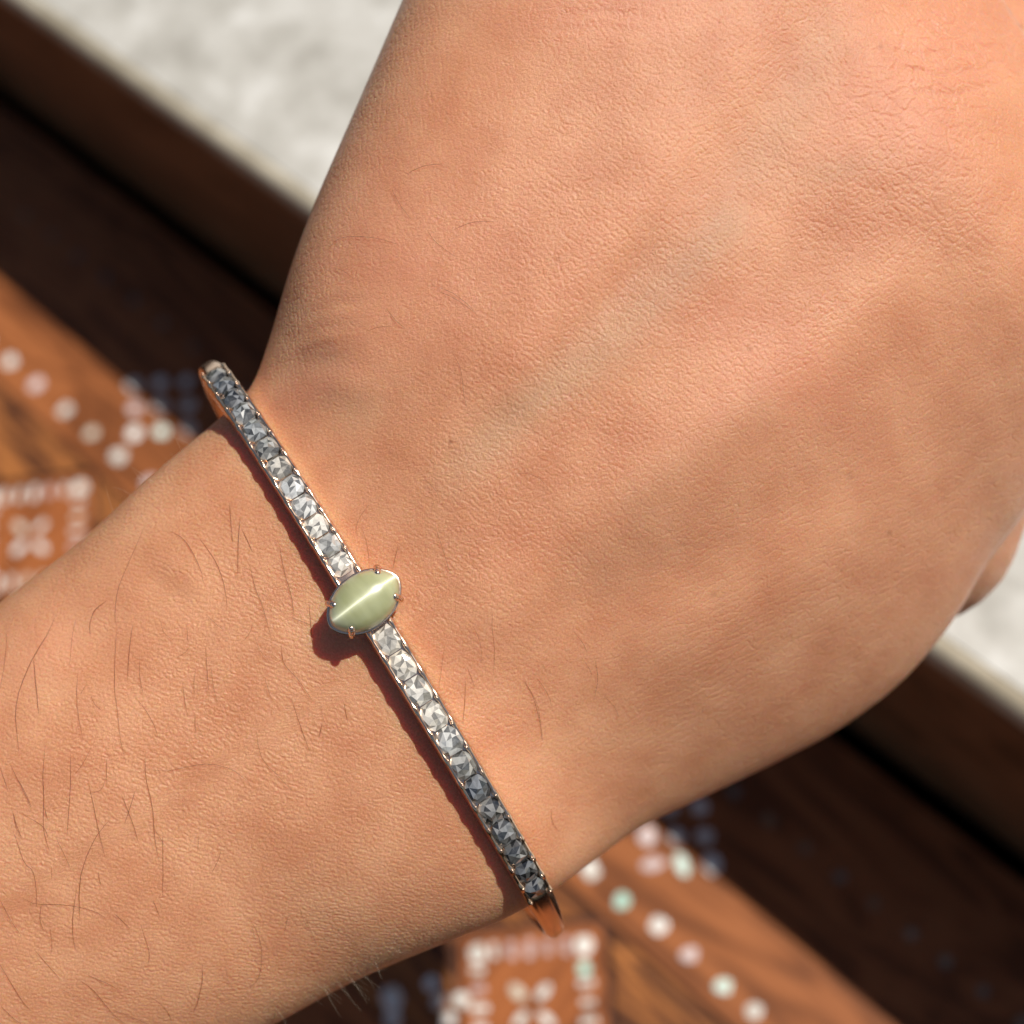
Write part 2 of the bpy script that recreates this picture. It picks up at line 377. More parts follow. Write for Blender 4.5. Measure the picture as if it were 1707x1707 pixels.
for pl in ([(1490, 22), (1560, 52), (1640, 60), (1720, 40)], [(1465, 82), (1545, 92), (1640, 76), (1715, 82)], [(1485, 112), (1565, 122), (1665, 108)], [(1500, 150), (1580, 158), (1670, 140)], [(1540, 10), (1560, 50), (1550, 92), (1570, 122)], [(1625, 5), (1615, 40), (1640, 78), (1630, 110)], [(1690, 10), (1680, 60), (1700, 110)]):
    h -= .16 * ridge(pl, 6.5, .25)
h -= .35 * ridge([(420, 655), (500, 605), (620, 590)], 22, .4); h += .25 * ridge([(440, 690), (540, 640), (640, 640)], 26, .4)
h -= .16 * ridge([(455, 585), (530, 548), (620, 535)], 13, .4); h -= .12 * ridge([(470, 545), (560, 505), (640, 500)], 11, .4); h -= .10 * ridge([(440, 625), (520, 580), (600, 565)], 9, .4)
h -= .10 * ridge([(860, 28), (1000, 20), (1120, 34)], 10, .45); h -= .08 * ridge([(880, 52), (1000, 44), (1100, 58)], 9, .45)
h += .5 * blob(260, 1010, 120, 90, -35); h += .6 * blob(90, 1300, 150, 200, 20)
h -= .5 * ridge([(60, 1080), (230, 1020), (300, 940)], 60)
for x, y, r in ((140, 906, 12), (60, 965, 10), (215, 835, 11)): h += .15 * blob(x, y, r, r)
tb = np.clip(((V - 980) + .62 * (U - 650)) * .85 - 70, 0, 620)
roll = -4.6e-5 * tb ** 2 * sig(((U - 612) * .85 - (V - 1000) * .52 - 95) / 38)              # the little-finger side rolls away
P = P + toward * ((h * facing + roll) * MM)[:, None]
BASE = W(700, 1050, .166)
# unrolled skin coordinates in mm, x and y as they run across the picture
ax_a = camv(.80, .60, 0); ax_b = camv(.60, -.80, 0); ax_c = camv(0, 0, 1)
qa, qb, qc = ((P - BASE) @ a_ * 1000 for a_ in (ax_a, ax_b, ax_c))
mid = np.array([W((q[0] + q[2]) / 2, (q[1] + q[3]) / 2, q[4] * MM) - BASE for q in A]) * 1000; ma, mb, mc = mid @ ax_a, mid @ ax_b, mid @ ax_c
db = qb - np.interp(qa, ma, mb); dc = np.clip(20 - (qc - np.interp(qa, ma, mc)), 0, None)
un = np.interp(qa, ma, mb) + np.sign(db) * (np.sqrt(db ** 2 + (.8 * dc) ** 2))
un = np.where(np.abs(db) < .5 * dc, np.interp(qa, ma, mb) + db * (np.sqrt(.25 + .64) / .5), un)
SX, SY = .8 * qa + .6 * un, -.6 * qa + .8 * un
fi = np.where(fine)[0]
def lattice(ix, iy, k):
    hsh = (ix.astype(np.int64) * 73856093) ^ (iy.astype(np.int64) * 19349663) ^ (k * 83492791)
    hsh = (hsh ^ (hsh >> 13)) * 1274126177 & 0x7fffffff
    return (hsh ^ (hsh >> 16)) % 65521 / 65521.0
def vnoise(x, y, k):
    ix, iy = np.floor(x), np.floor(y); fx, fy = x - ix, y - iy; fx, fy = fx * fx * (3 - 2 * fx), fy * fy * (3 - 2 * fy)
    a, b, c, d = lattice(ix, iy, k), lattice(ix + 1, iy, k), lattice(ix, iy + 1, k), lattice(ix + 1, iy + 1, k)
    return (a * (1 - fx) + b * fx) * (1 - fy) + (c * (1 - fx) + d * fx) * fy
def fbm(x, y, k, o=3):
    return sum(vnoise(x * 2 ** i, y * 2 ** i, k + i) * .5 ** i for i in range(o)) / sum(.5 ** i for i in range(o))
def cells(x, y, ang, lx, ly, k):
    "distance in mm to the nearest furrow of a net of cells lx by ly mm, long side along ang (degrees, downwards from the x axis)"
    c, s = math.cos(math.radians(ang)), math.sin(math.radians(ang)); X = (x * c + y * s) / lx; Y = (-x * s + y * c) / ly
    ix, iy = np.floor(X), np.floor(Y); d1 = np.full(X.shape, 9.); d2 = d1.copy(); p1 = np.zeros((2, len(X))); p2 = p1.copy()
    for dx in (-1, 0, 1):
        for dy in (-1, 0, 1):
            cx = ix + dx + .1 + .8 * lattice(ix + dx, iy + dy, k); cy = iy + dy + .1 + .8 * lattice(ix + dx, iy + dy, k + 7)
            d = (cx - X) ** 2 + (cy - Y) ** 2
            n1 = d < d1; n2 = ~n1 & (d < d2)
            d2 = np.where(n1, d1, np.where(n2, d, d2)); p2 = np.where(n1, p1, np.where(n2, np.array([cx, cy]), p2))
            d1 = np.where(n1, d, d1); p1 = np.where(n1, np.array([cx, cy]), p1)
    g = (p2 - p1); ln = np.sqrt((g ** 2).sum(0)) + 1e-6
    e = (d2 - d1) / (2 * ln); gx, gy = g[0] / ln / lx, g[1] / ln / ly
    return e / np.sqrt(gx * gx + gy * gy)
def groove(d, wd): t = np.clip(d / wd, 0, 1); return -(1 - t * t * (3 - 2 * t)) + .30 * np.exp(-((d - wd * 1.15) / (wd * .45)) ** 2)
x, y, u_, v_ = SX[fi], SY[fi], U[fi], V[fi]
wx = x + .55 * (fbm(x * .8, y * .8, 3) - .5) + .16 * (fbm(x * 3, y * 3, 11, 2) - .5); wy = y + .55 * (fbm(x * .8, y * .8, 23) - .5) + .16 * (fbm(x * 3, y * 3, 31, 2) - .5)
w_uln = sig(((u_ - 1130) * .5 + (v_ - 850) * .8) / 60) * sig((u_ - 980) / 70)
w_arm = sig(((-.524 * 0 + (v_ - 1000) * .45 - (u_ - 612) * .85)) / 40)
w_thb = sig((760 - u_ + (v_ - 500) * -.35) / 60) * (1 - w_arm)
w_dor = np.clip(1 - w_uln - w_arm - w_thb, 0, 1)
amp = .95 + 1.25 * fbm(x * .25, y * .25, 51)
micro = np.zeros(len(fi))
for wt, layers in ((w_dor, ((.030, 38, 1.5, .62, 1, .12), (.020, -38, 1.1, .66, 2, .10), (.010, 80, .8, .5, 21, .09))), (w_uln, ((.036, -29, 3.4, .85, 3, .10), (.012, -58, 1.8, .9, 4, .09), (.007, 25, 1.1, .7, 14, .09))),
                   (w_arm, ((.032, 17, 1.2, .46, 5, .12), (.020, 62, .95, .55, 6, .10))), (w_thb, ((.026, 84, 1.2, .6, 8, .10), (.015, 12, 1.1, .65, 9, .09)))):
    mk = wt > .03
    for am, an, lx, ly, kd, wd in layers: micro[mk] += wt[mk] * am * groove(cells(wx[mk], wy[mk], an, lx, ly, kd), wd)
micro += .011 * groove(cells(wx, wy, 15, .40, .30, 10), .10)
micro *= amp
kk = (1.3 * blob(1610, 70, 190, 160) + .45 * blob(1500, 330, 230, 160) + .2 * blob(1660, 500, 110, 160) + .35 * blob(1000, 0, 200, 60))[fi]
micro += np.clip(kk, 0, 1.2) * (.042 + .04 * fbm(x * .4, y * .4, 91)) * groove(cells(x + 1.2 * (fbm(x * .5, y * .5, 61) - .5), y + 1.2 * (fbm(x * .5, y * .5, 67) - .5), 18, 2.5, 1.5, 12), .26)
micro += .014 * (fbm(x * 3.6, y * 3.6, 71, 2) - .5) + .05 * (fbm(x * .55, y * .55, 81, 2) - .5)
Nn = normals(P, FALL)
ff = np.clip((Nn[fi] * toward[fi]).sum(1) * 4, 0, 1)
P[fi] += Nn[fi] * (micro * ff * MM)[:, None]
P2 = P
hand_me = bpy.data.meshes.new('hand'); hand_me.vertices.add(nv); hand_me.vertices.foreach_set('co', (P - BASE).ravel())
nf = len(FALL); tri = FALL[:, 2] == FALL[:, 3]
ln = np.where(tri, 3, 4); st = np.concatenate([[0], np.cumsum(ln)[:-1]]); keep = np.ones((nf, 4), bool); keep[tri, 3] = False
hand_me.loops.add(int(ln.sum())); hand_me.loops.foreach_set('vertex_index', FALL[keep].astype(np.int32))
hand_me.polygons.add(nf); hand_me.polygons.foreach_set('loop_start', st.astype(np.int32)); hand_me.polygons.foreach_set('loop_total', ln.astype(np.int32))
hand_me.update(calc_edges=True)
def attr(name, typ, data):
    a = hand_me.attributes.new(name, typ, 'POINT'); a.data.foreach_set('vector' if typ == 'FLOAT_VECTOR' else 'value', np.ascontiguousarray(data, dtype=np.float32).ravel())
attr('skin_co', 'FLOAT_VECTOR', np.stack([SX, SY, np.zeros(nv)], 1))
vein = .9 * ridge([(690, 860), (860, 690), (1000, 590), (1110, 480), (1190, 400), (1260, 330)], 42, .15) + .45 * ridge([(1000, 880), (1160, 760), (1330, 640)], 38, .2) + .5 * blob(1390, 285, 70, 26, -12) \
     + .4 * ridge([(1180, 380), (1330, 180), (1400, 20)], 45) + .35 * ridge([(640, 720), (560, 650), (520, 560)], 40)
attr('vein', 'FLOAT', np.clip(vein, 0, 1))
pink = .9 * blob(1620, 60, 130, 110) + .5 * blob(1280, 600, 200, 90, 30) + .55 * blob(1010, 20, 180, 50) + .5 * blob(520, 640, 110, 40, -30) + .5 * blob(700, 420, 200, 160) + .6 * blob(1480, 200, 140, 90, 30) + .35 * blob(80, 1080, 130, 50, -35) + .30 * sig(((U - 700) * .8 - (V - 850) * .55) / 120)
attr('pink', 'FLOAT', np.clip(pink, 0, 1))
mole = sum(k * blob(x, y, r, r) for x, y, r, k in ((751, 737, 3.5, .7), (1483, 888, 4, .5), (1250, 581, 5, .3), (1468, 78, 4, .4), (1417, 792, 6, .2), (930, 430, 5, .3), (400, 1330, 5, .3), (1190, 990, 6, .25)))
attr('mole', 'FLOAT', np.clip(mole, 0, 1))
hand_me.polygons.foreach_set('use_smooth', [True] * nf)

def mat_skin():
    m = NT('skin'); at = lambda n: m.n('Attribute', attribute_name=n)
    co = at('skin_co').outputs['Vector']; vein = at('vein').outputs['Fac']; pink = at('pink').outputs['Fac']
    n2 = lambda sc, de: m.n('TexNoise', {'Vector': co, 'Scale': sc, 'Detail': de, 'Roughness': .6}, noise_dimensions='2D').outputs[0]
    base = m.ramp(m.math('ADD', m.math('MULTIPLY', n2(.13, 2), .45), m.math('MULTIPLY', n2(5.0, 3), .55)), [(.34, (.535, .222, .112)), (.5, (.605, .283, .150)), (.66, (.675, .345, .190))])
    base = m.mix(m.math('MULTIPLY', pink, .42), base, rgb(.66, .265, .175))
    base = m.mix(m.math('MULTIPLY', vein, .36), base, rgb(.42, .31, .19))
    base = m.mix(at('mole').outputs['Fac'], base, rgb(.25, .08, .035))
    wv = m.n('TexNoise', {'Vector': co, 'Scale': 2.2, 'Detail': 1}, noise_dimensions='2D').outputs['Color']
    wc = m.n('VectorMath', {0: co, 1: m.n('VectorMath', {0: wv, 'Scale': .45}, operation='SCALE').outputs[0]}, operation='ADD').outputs[0]
    flk = m.n('TexVoronoi', {'Vector': wc, 'Scale': 3.4}, feature='F1', voronoi_dimensions='2D').outputs['Distance']
    gr = m.math('ADD', m.math('MULTIPLY', flk, -.8), m.math('MULTIPLY', n2(11.0, 1), .9))
    bp = m.n('Bump', {'Height': gr, 'Strength': .65, 'Distance': .00006})
    m.p(Base_Color=base, Roughness=m.math('ADD', m.math('MULTIPLY', n2(.5, 1), .22), .27), Subsurface_Weight=.62, Subsurface_Scale=.0052, Subsurface_Radius=(1.0, .20, .06), IOR=1.42, Normal=bp.outputs[0])
    m.b.inputs['Specular IOR Level'].default_value = .43
    m.b.subsurface_method = 'RANDOM_WALK'
    return m.m
hand = link('hand', hand_me, mat_skin()); hand.location = BASE
tag(hand, 'bare hand and wrist reaching in from the lower left, back of hand up', 'hand')

# ------------------------------------------------------------------ hairs
tree = BVHTree.FromPolygons(P2[:NV0].tolist(), FA.tolist())
def skin_at(u, v):
    d = Vector((RW @ np.array([(u - CC) / F, -(v - CC) / F, -1.])).tolist()); d.normalize()
    loc, nor, _, _ = tree.ray_cast(Vector(EYE.tolist()), d)
    return (loc, nor) if loc else (None, None)
HAIR = []
def hz(ox, oy, sc, *lines):
    for l in lines: HAIR.append([(ox + x / sc, oy + y / sc) for x, y in l])
hz(0, 800, 2.845, [(685,225),(600,420),(560,530),(548,640),(555,690)], [(555,700),(548,850),(548,1000),(560,1090),(575,1230),(600,1340)], [(800,240),(870,280),(920,350),(955,430),(968,490)],
 [(940,270),(985,330),(1030,400),(1065,500),(1080,605)], [(1090,110),(1100,200),(1108,305)], [(1140,180),(1135,300),(1130,455)], [(1145,230),(1180,300),(1200,345)], [(1185,400),(1215,520),(1250,600),(1292,765)],
 [(1325,300),(1350,430),(1385,550),(1397,655)], [(1465,575),(1475,690),(1487,810)], [(1375,650),(1430,668),(1480,688)], [(510,572),(455,620),(435,680),(432,740)], [(360,660),(345,740),(333,880)],
 [(265,640),(230,730),(165,840),(105,980),(82,1090),(85,1190),(95,1310)], [(160,850),(175,950),(190,1120)], [(30,680),(32,780),(20,900),(0,1010)], [(630,690),(620,800),(607,950)], [(665,830),(668,930),(683,1020)],
 [(885,690),(895,770)], [(865,950),(880,1050),(893,1125)], [(975,790),(985,900),(993,1000)], [(640,1030),(690,1090),(730,1160),(750,1215)], [(370,920),(370,1060),(395,1230)],
 [(700,1370),(790,1380),(900,1355),(1000,1345),(1090,1365),(1150,1405),(1190,1440)], [(335,1300),(335,1450),(320,1690)], [(505,1320),(510,1440)], [(1335,780),(1350,870),(1420,950),(1490,1055)],
 [(1380,1030),(1420,1150),(1475,1300)], [(1215,1180),(1240,1310),(1320,1400),(1390,1475)], [(1530,1150),(1515,1220)], [(0,1360),(40,1470)], [(50,1350),(110,1460),(155,1560)], [(60,1570),(105,1690)], [(100,1580),(200,1640),(230,1690)],
 [(1255,930),(1290,1040)], [(925,1100),(930,1200)], [(1630,1050),(1650,1150)], [(215,1250),(210,1400),(212,1560)])
hz(0, 1300, 3.414, [(105,0),(150,70),(185,150)], [(250,0),(250,150),(250,280),(285,410)], [(255,150),(280,230)], [(500,0),(530,120),(560,260),(580,350),(600,440)], [(770,60),(740,160),(710,250)], [(690,80),(750,220),(790,350)],
 [(825,-150),(835,0),(870,150),(885,330),(905,450)], [(925,310),(928,480),(927,670)], [(625,225),(550,320),(490,450),(460,570),(455,700),(458,800)], [(440,600),(420,750),(418,870),(430,960)],
 [(50,220),(100,360),(140,470),(190,520),(208,620),(210,720)], [(75,190),(100,270),(125,320)], [(320,330),(370,420),(400,490)], [(90,650),(200,705),(330,707),(450,722),(550,750),(605,785)], [(235,710),(232,790),(255,855)],
 [(0,680),(60,780),(120,880)], [(200,970),(270,1050),(345,1130)], [(440,1130),(530,1190),(600,1270),(640,1320),(720,1389)], [(640,1305),(740,1335),(850,1385)], [(830,1220),(910,1270),(960,1330),(980,1385)],
 [(1150,1040),(1150,1140),(1125,1250),(1100,1315)], [(1410,770),(1470,880),(1490,1000),(1470,1120),(1420,1170)], [(870,680),(910,775)], [(800,820),(835,920),(853,990),(840,1055)], [(1260,400),(1240,460),(1205,525)],
 [(0,1050),(60,1150),(130,1260),(180,1310)], [(0,1280),(70,1340),(130,1389)], [(560,520),(580,605)], [(650,760),(740,840)], [(500,1110),(600,1145),(680,1190)])
hz(480, 840, 6.096, [(830,0),(760,100),(710,200),(700,310)], [(740,220),(790,350),(820,500),(832,640)], [(1120,420),(1095,550),(1070,670)], [(1500,230),(1570,430),(1630,620),(1660,700)])
hz(620, 1020, 5.334, [(1070,0),(1070,150),(1090,350),(1075,565)], [(890,110),(950,230),(970,350),(965,450)], [(640,350),(620,500),(595,690)], [(830,610),(825,800),(805,1000)], [(1355,620),(1430,760),(1475,940),(1505,1140)], [(1460,580),(1550,710),(1590,830)], [(850,500),(915,670)])
hz(820, 900, 2.845, [(490,570),(497,650),(485,740)], [(155,670),(205,760),(225,860),(235,950)], [(530,740),(580,790),(597,840)], [(385,430),(430,490),(445,530)], [(420,550),(460,610),(467,650)], [(280,1270),(285,1340),(320,1385)])
hz(450, 0, 2.844, [(300,1275),(350,1285),(405,1325)], [(580,900),(620,970),(670,1040)], [(745,1090),(790,1150),(880,1220)], [(800,1380),(900,1430),(980,1490)], [(550,1460),(610,1530),(650,1560)], [(460,1570),(520,1550),(590,1548)],
 [(280,1180),(330,1135),(420,1125),(520,1135),(610,1160)], [(650,825),(740,790),(830,780)], [(870,1090),(960,1055),(1070,1050)])
hz(700, 400, 2.845, [(60,215),(150,250),(220,300),(265,345)], [(150,530),(195,610),(210,720),(225,800)], [(450,1105),(520,1110),(570,1135),(610,1180)], [(20,1130),(80,1190),(100,1240)])
NL = len(HAIR)
for k in range(26):                                     # shorter, finer hairs between the listed ones
    u, v = random.uniform(10, 560), random.uniform(1000, 1690)
    L = random.uniform(22, 60); a = random.gauss(1.45, .35); b = random.gauss(0, .35)
    HAIR.append([(u, v), (u + L * .5 * math.cos(a), v + L * .5 * math.sin(a)), (u + L * .5 * (math.cos(a) + math.cos(a + b)), v + L * .5 * (math.sin(a) + math.sin(a + b)))])
def hair_mesh(name, strands, r0, arch):
    vs, fs = [], []
    for si, pl in enumerate(strands):
        pl = np.array(pl, float); n = 12; pts = []
        for t in np.linspace(0, len(pl) - 1, n):
            u, v = catmull(pl, t) if len(pl) > 2 else pl[0] + (pl[1] - pl[0]) * t
            lo, no = skin_at(u, v)
            if lo is None: break
            f = t / (len(pl) - 1)
            pts.append(np.array(lo) + np.array(no) * (.00002 + arch * (math.sin(math.pi * min(f * .8 + .0, 1)) if si % 3 else .5 * f)))
        if len(pts) < 4: continue
        rr = r0 * (random.uniform(.85, 1.25) * (1.0 if pl[:, 1].mean() - 1000 > (pl[:, 0].mean() - 612) * 1.6 else .72) if si < NL else random.uniform(.5, .8)); k0 = len(vs); m = len(pts)
        for i, p in enumerate(pts):
            t = pts[min(i + 1, m - 1)] - pts[max(i - 1, 0)]; t /= np.linalg.norm(t) + 1e-12
            a = np.cross(t, RW @ np.array([0, 0, 1.])); a /= np.linalg.norm(a) + 1e-12; b = np.cross(t, a)
            r = rr * (1 - .75 * abs(2 * i / (m - 1) - 1) ** 3)
            for q in range(4): vs.append(p - BASE + (a * math.cos(q * math.pi / 2) + b * math.sin(q * math.pi / 2)) * r)
        for i in range(m - 1):
            for q in range(4):
                a_, b_ = k0 + i * 4 + q, k0 + i * 4 + (q + 1) % 4
                fs.append((a_, b_, b_ + 4, a_ + 4))
    return mesh(name, vs, fs)
def mat_hair(name, c, rough=.4):
    m = NT(name); co = m.n('TexCoord').outputs['Object']
    a = m.n('TexNoise', {'Vector': co, 'Scale': 300}).outputs[0]
    m.p(Base_Color=m.ramp(a, [(.3, tuple(x * .6 for x in c)), (.7, c)]), Roughness=rough); return m.m
ah = link('arm_hair', hair_mesh('arm_hair', HAIR, .000021, .00025), mat_hair('brown_hair', (.21, .075, .03)), hand, True)
ah['kind'] = 'stuff'
PALE = []
for k in range(34):                                     # pale down along the lower edge and the upper edge of the forearm
    if k < 20: u = random.uniform(440, 660); v = 1704 - (u - 450) * .50 - random.uniform(-2, 22); a = random.gauss(.35, .5)
    else: u = random.uniform(10, 330); v = 1004 - u * .80 + random.uniform(2, 14); a = random.gauss(-2.2, .5)
    lo, no = skin_at(u, v)
    if lo is None: continue
    L = random.uniform(.0012, .0034); p = np.array(lo); d = camv(math.cos(a), -math.sin(a), .15) * .8 + np.array(no) * .35; cv = camv(0, random.uniform(-.9, .9), 0); pts = []
    for t in np.linspace(0, 1, 9): pts.append(p + d * L * t + cv * L * .6 * t * t)
    PALE.append(pts)
vs, fs = [], []
for pts in PALE:
    k0 = len(vs)
    for i, p in enumerate(pts):
        r = .000010 * (1 - .7 * i / 8); a, b = camv(1, 0, 0), camv(0, 1, 0)
        for q in range(3): vs.append(p - BASE + (a * math.cos(q * 2.1) + b * math.sin(q * 2.1)) * r)
    for i in range(8):
        for q in range(3): fs.append((k0 + i * 3 + q, k0 + i * 3 + (q + 1) % 3, k0 + i * 3 + 3 + (q + 1) % 3, k0 + i * 3 + 3 + q))
fz = link('down_hair', mesh('down_hair', vs, fs), mat_hair('pale_hair', (.75, .62, .46)), hand, True); fz['kind'] = 'stuff'

# ------------------------------------------------------------------ bangle
bang_c = W(631, 1083, .1716)
A_, B_ = .0364, .0262
e_a = camv(.524, -.852, 0); e_w = camv(.852, .524, 0); tl = math.radians(9.6)
e_b = camv(0, 0, 1) * math.cos(tl) + e_w * math.sin(tl); e_w = np.cross(e_a, e_b); e_w = e_w / np.linalg.norm(e_w)
if e_w @ camv(1, 0, 0) < 0: e_w = -e_w
bangle = empty('bangle', bang_c)
tag(bangle, 'slim rose gold bangle set with grey and clear stones around the wrist', 'bangle')
NH = 720; SE = 2.35
th = np.linspace(0, 2 * math.pi, NH, endpoint=False)
ca, sb = np.cos(th), np.sin(th)
hx = np.sign(ca) * np.abs(ca) ** (2 / SE) * A_; hy = np.sign(sb) * np.abs(sb) ** (2 / SE) * B_
# resample by arc length, starting at the upper left end (-a), going over the front (+b)
pp = np.stack([-hx, hy], 1); pp = np.vstack([pp, pp[:1]]); sl = np.concatenate([[0], np.cumsum(np.linalg.norm(np.diff(pp, axis=0), axis=1))]); LEN = sl[-1]
ss = np.linspace(0, LEN, NH, endpoint=False)
hx, hy = np.interp(ss, sl, pp[:, 0]), np.interp(ss, sl, pp[:, 1])
for _ in range(6):
    hx = (np.roll(hx, 1) + 2 * hx + np.roll(hx, -1)) / 4; hy = (np.roll(hy, 1) + 2 * hy + np.roll(hy, -1)) / 4
def hoop(s):
    s = s % LEN; f = s / LEN * NH; i = int(f) % NH; j = (i + 1) % NH; t = f - int(f)
    x, y = hx[i] * (1 - t) + hx[j] * t, hy[i] * (1 - t) + hy[j] * t
    i0, j0 = (i - 3) % NH, (i + 4) % NH
    tg = e_a * (hx[j0] - hx[i0]) + e_b * (hy[j0] - hy[i0]); tg /= np.linalg.norm(tg)
    no = np.cross(tg, e_w); c = e_a * x + e_b * y
    if no @ c < 0: no = -no
    return c, tg, no
front = [s for s in np.linspace(0, LEN * .5, 1200)]
fp = np.array([hoop(s)[0] + bang_c + hoop(s)[2] * .0009 for s in front]); fu, fv, _ = project(fp)
def s_for(u, v):
    d = (fu - u) * .524 + (fv - v) * .852
    return front[int(np.argmin(np.abs(d)))]
up = [(575,940),(547,900),(522,862),(500,829),(480,798),(461,769),(442,742),(425,716),(405,688),(385,660),(363,632)]
lo = [(650,1066),(678,1109),(703,1153),(729,1196),(754,1240),(776,1280),(800,1319),(823,1357),(843,1392),(862,1425),(882,1458),(898,1487)]
S_UP = sorted(s_for(*p) for p in up); S_LO = sorted(s_for(*p) for p in lo); S_G = s_for(609, 1003)
print('stones', [round(x * 1000, 2) for x in S_UP], round(S_G * 1000, 2), [round(x * 1000, 2) for x in S_LO], 'LEN', LEN)
# even pitch on each side
def even(S): a = np.polyfit(np.arange(len(S)), S, 2); return [float(np.polyval(a, k)) for k in range(len(S))]
S_UP, S_LO = even(S_UP), even(S_LO)
S_UP = [q + .0004 for q in S_UP]; S_LO = [q - .0002 for q in S_LO]
S_UP = [S_UP[0] - .0029] + S_UP
S0, S1 = S_UP[0] - .0014, S_LO[-1] + .0014
SALL = S_UP + S_LO

def mat_metal(name, c, rough=.2):
    m = NT(name); co = m.n('TexCoord').outputs['Object']
    a = m.n('TexNoise', {'Vector': co, 'Scale': 900, 'Detail': 3}).outputs[0]
    m.p(Base_Color=c, Metallic=1.0, Roughness=m.math('ADD', m.math('MULTIPLY', a, .12), rough - .06))
    bp = m.n('Bump', {'Height': m.n('TexNoise', {'Vector': co, 'Scale': 350, 'Detail': 2}).outputs[0], 'Strength': .12, 'Distance': .0001}); m.p(Normal=bp.outputs[0]); return m.m
M_ROSE = mat_metal('rose_gold', rgb(.95, .70, .54)); M_PALE = mat_metal('pale_gold', rgb(.93, .67, .49), .24)

def sweep(name, prof_fn, s_list, mat, closed=False, parent=bangle):
    vs, fs = [], []; n = None
    for s in s_list:
        c, tg, no = hoop(s); pr = prof_fn(s); n = len(pr)
        for x, y in pr: vs.append(c + e_w * x + no * y)
    m = len(s_list)
    for i in range(m if closed else m - 1):
        for k in range(n):
            a, b = i * n + k, i * n + (k + 1) % n; c2, d2 = ((i + 1) % m) * n + (k + 1) % n, ((i + 1) % m) * n + k
            fs.append((a, b, c2, d2))
    if not closed: fs += [tuple(range(n)), tuple(range((m - 1) * n, m * n))[::-1]]
    me = mesh(name, vs, fs); bmx = bmesh.new(); bmx.from_mesh(me); bmesh.ops.recalc_face_normals(bmx, faces=bmx.faces); bmx.to_mesh(me); bmx.free()
    return link(name, me, mat, parent, True)
def rrect(hw, y0, y1, r, n=4):
    out = []
    for cx, cy, a0 in ((hw - r, y1 - r, 0), (-hw + r, y1 - r, 90), (-hw + r, y0 + r, 180), (hw - r, y0 + r, 270)):
        for k in range(n + 1):
            a = math.radians(a0 + 90 * k / n); out.append((cx + r * math.cos(a), cy + r * math.sin(a)))
    return out
def in_set(s): return S0 <= s <= S1
def sm(x): x = min(max(x, 0), 1); return x * x * (3 - 2 * x)
def band_prof(s):
    a = min(sm((s - S0) / .0025), sm((S1 - s) / .0025)) if in_set(s) else 0
    out = max(S0 - s, s - S1, 0); t = sm(out / .012)
    hw = .00134 * (1 - .22 * t); top = .00095 * (1 - a) + .00035 * a
    return [(x * (1 + .20 * min(max((.0004 - y) / .0012, 0), 1)), y) for x, y in rrect(hw, -.00095, top, .00088 * (1 - a) + .0001 * a, 6)]
sl_all = sorted(set(list(np.linspace(0, LEN, 340, endpoint=False)) + list(np.linspace(S0 - .003, S0 + .004, 30)) + list(np.linspace(S1 - .004, S1 + .003, 30))))
sweep('band', band_prof, [s % LEN for s in sl_all], M_ROSE, True)
# scalloped setting rails either side of the stones
def scal(s):
    L = S_UP if s < (S_UP[-1] + S_LO[0]) / 2 else S_LO
    i = int(np.argmin([abs(s - q) for q in L])); pt = .00268
    if 0 < i < len(L) - 1: pt = (L[i + 1] - L[i - 1]) / 2
    x = abs(s - L[i]) / (pt / 2); return min(x, 1.3)
for sg in (-1, 1):
    def rail(s, sg=sg):
        x = scal(s); top = .00076 + .00012 * sm((x - .35) / .6); inn = .00106 - .0001 * sm((x - .5) / .5); ot = .00144 - .00005 * (1 - sm((x - .45) / .4))
        return [(sg * inn, .0003), (sg * inn, top), (sg * (inn + ot) / 2, top + .00007), (sg * ot, top - .00004), (sg * ot, .00025), (sg * (ot - .00007), -.0002)]
    sweep('setting_rail', rail, list(np.linspace(S0, S1, 620)), M_PALE)

# stones
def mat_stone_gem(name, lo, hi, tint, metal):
    m = NT(name); co = m.n('TexCoord').outputs['Object']; fac = m.n('Attribute', attribute_name='facet_glint').outputs['Fac']
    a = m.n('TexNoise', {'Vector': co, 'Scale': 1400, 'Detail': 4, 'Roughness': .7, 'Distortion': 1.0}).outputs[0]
    v = m.math('ADD', m.math('MULTIPLY', fac, .85), m.math('MULTIPLY', m.math('SUBTRACT', a, .5), .8), True)  # bright and dark facets paint glints and inner reflections into the base colour
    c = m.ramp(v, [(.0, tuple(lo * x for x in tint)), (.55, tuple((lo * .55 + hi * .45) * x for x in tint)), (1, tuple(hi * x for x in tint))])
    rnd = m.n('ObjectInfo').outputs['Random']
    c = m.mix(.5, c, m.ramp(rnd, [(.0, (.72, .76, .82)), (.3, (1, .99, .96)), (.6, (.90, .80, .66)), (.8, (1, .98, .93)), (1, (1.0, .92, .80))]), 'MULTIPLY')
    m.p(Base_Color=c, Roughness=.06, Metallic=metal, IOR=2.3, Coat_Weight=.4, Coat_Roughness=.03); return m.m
GEMM = [mat_stone_gem('clear_stone', .22, 1.0, (1, .96, .88), .12), mat_stone_gem('pale_grey_stone', .14, .92, (1, .98, .92), .15), mat_stone_gem('grey_stone', .07, .65, (.97, .98, .95), .28), mat_stone_gem('dark_grey_stone', .02, .42, (.96, .98, 1), .32), mat_stone_gem('black_grey_stone', .012, .30, (.97, .98, 1), .36)]
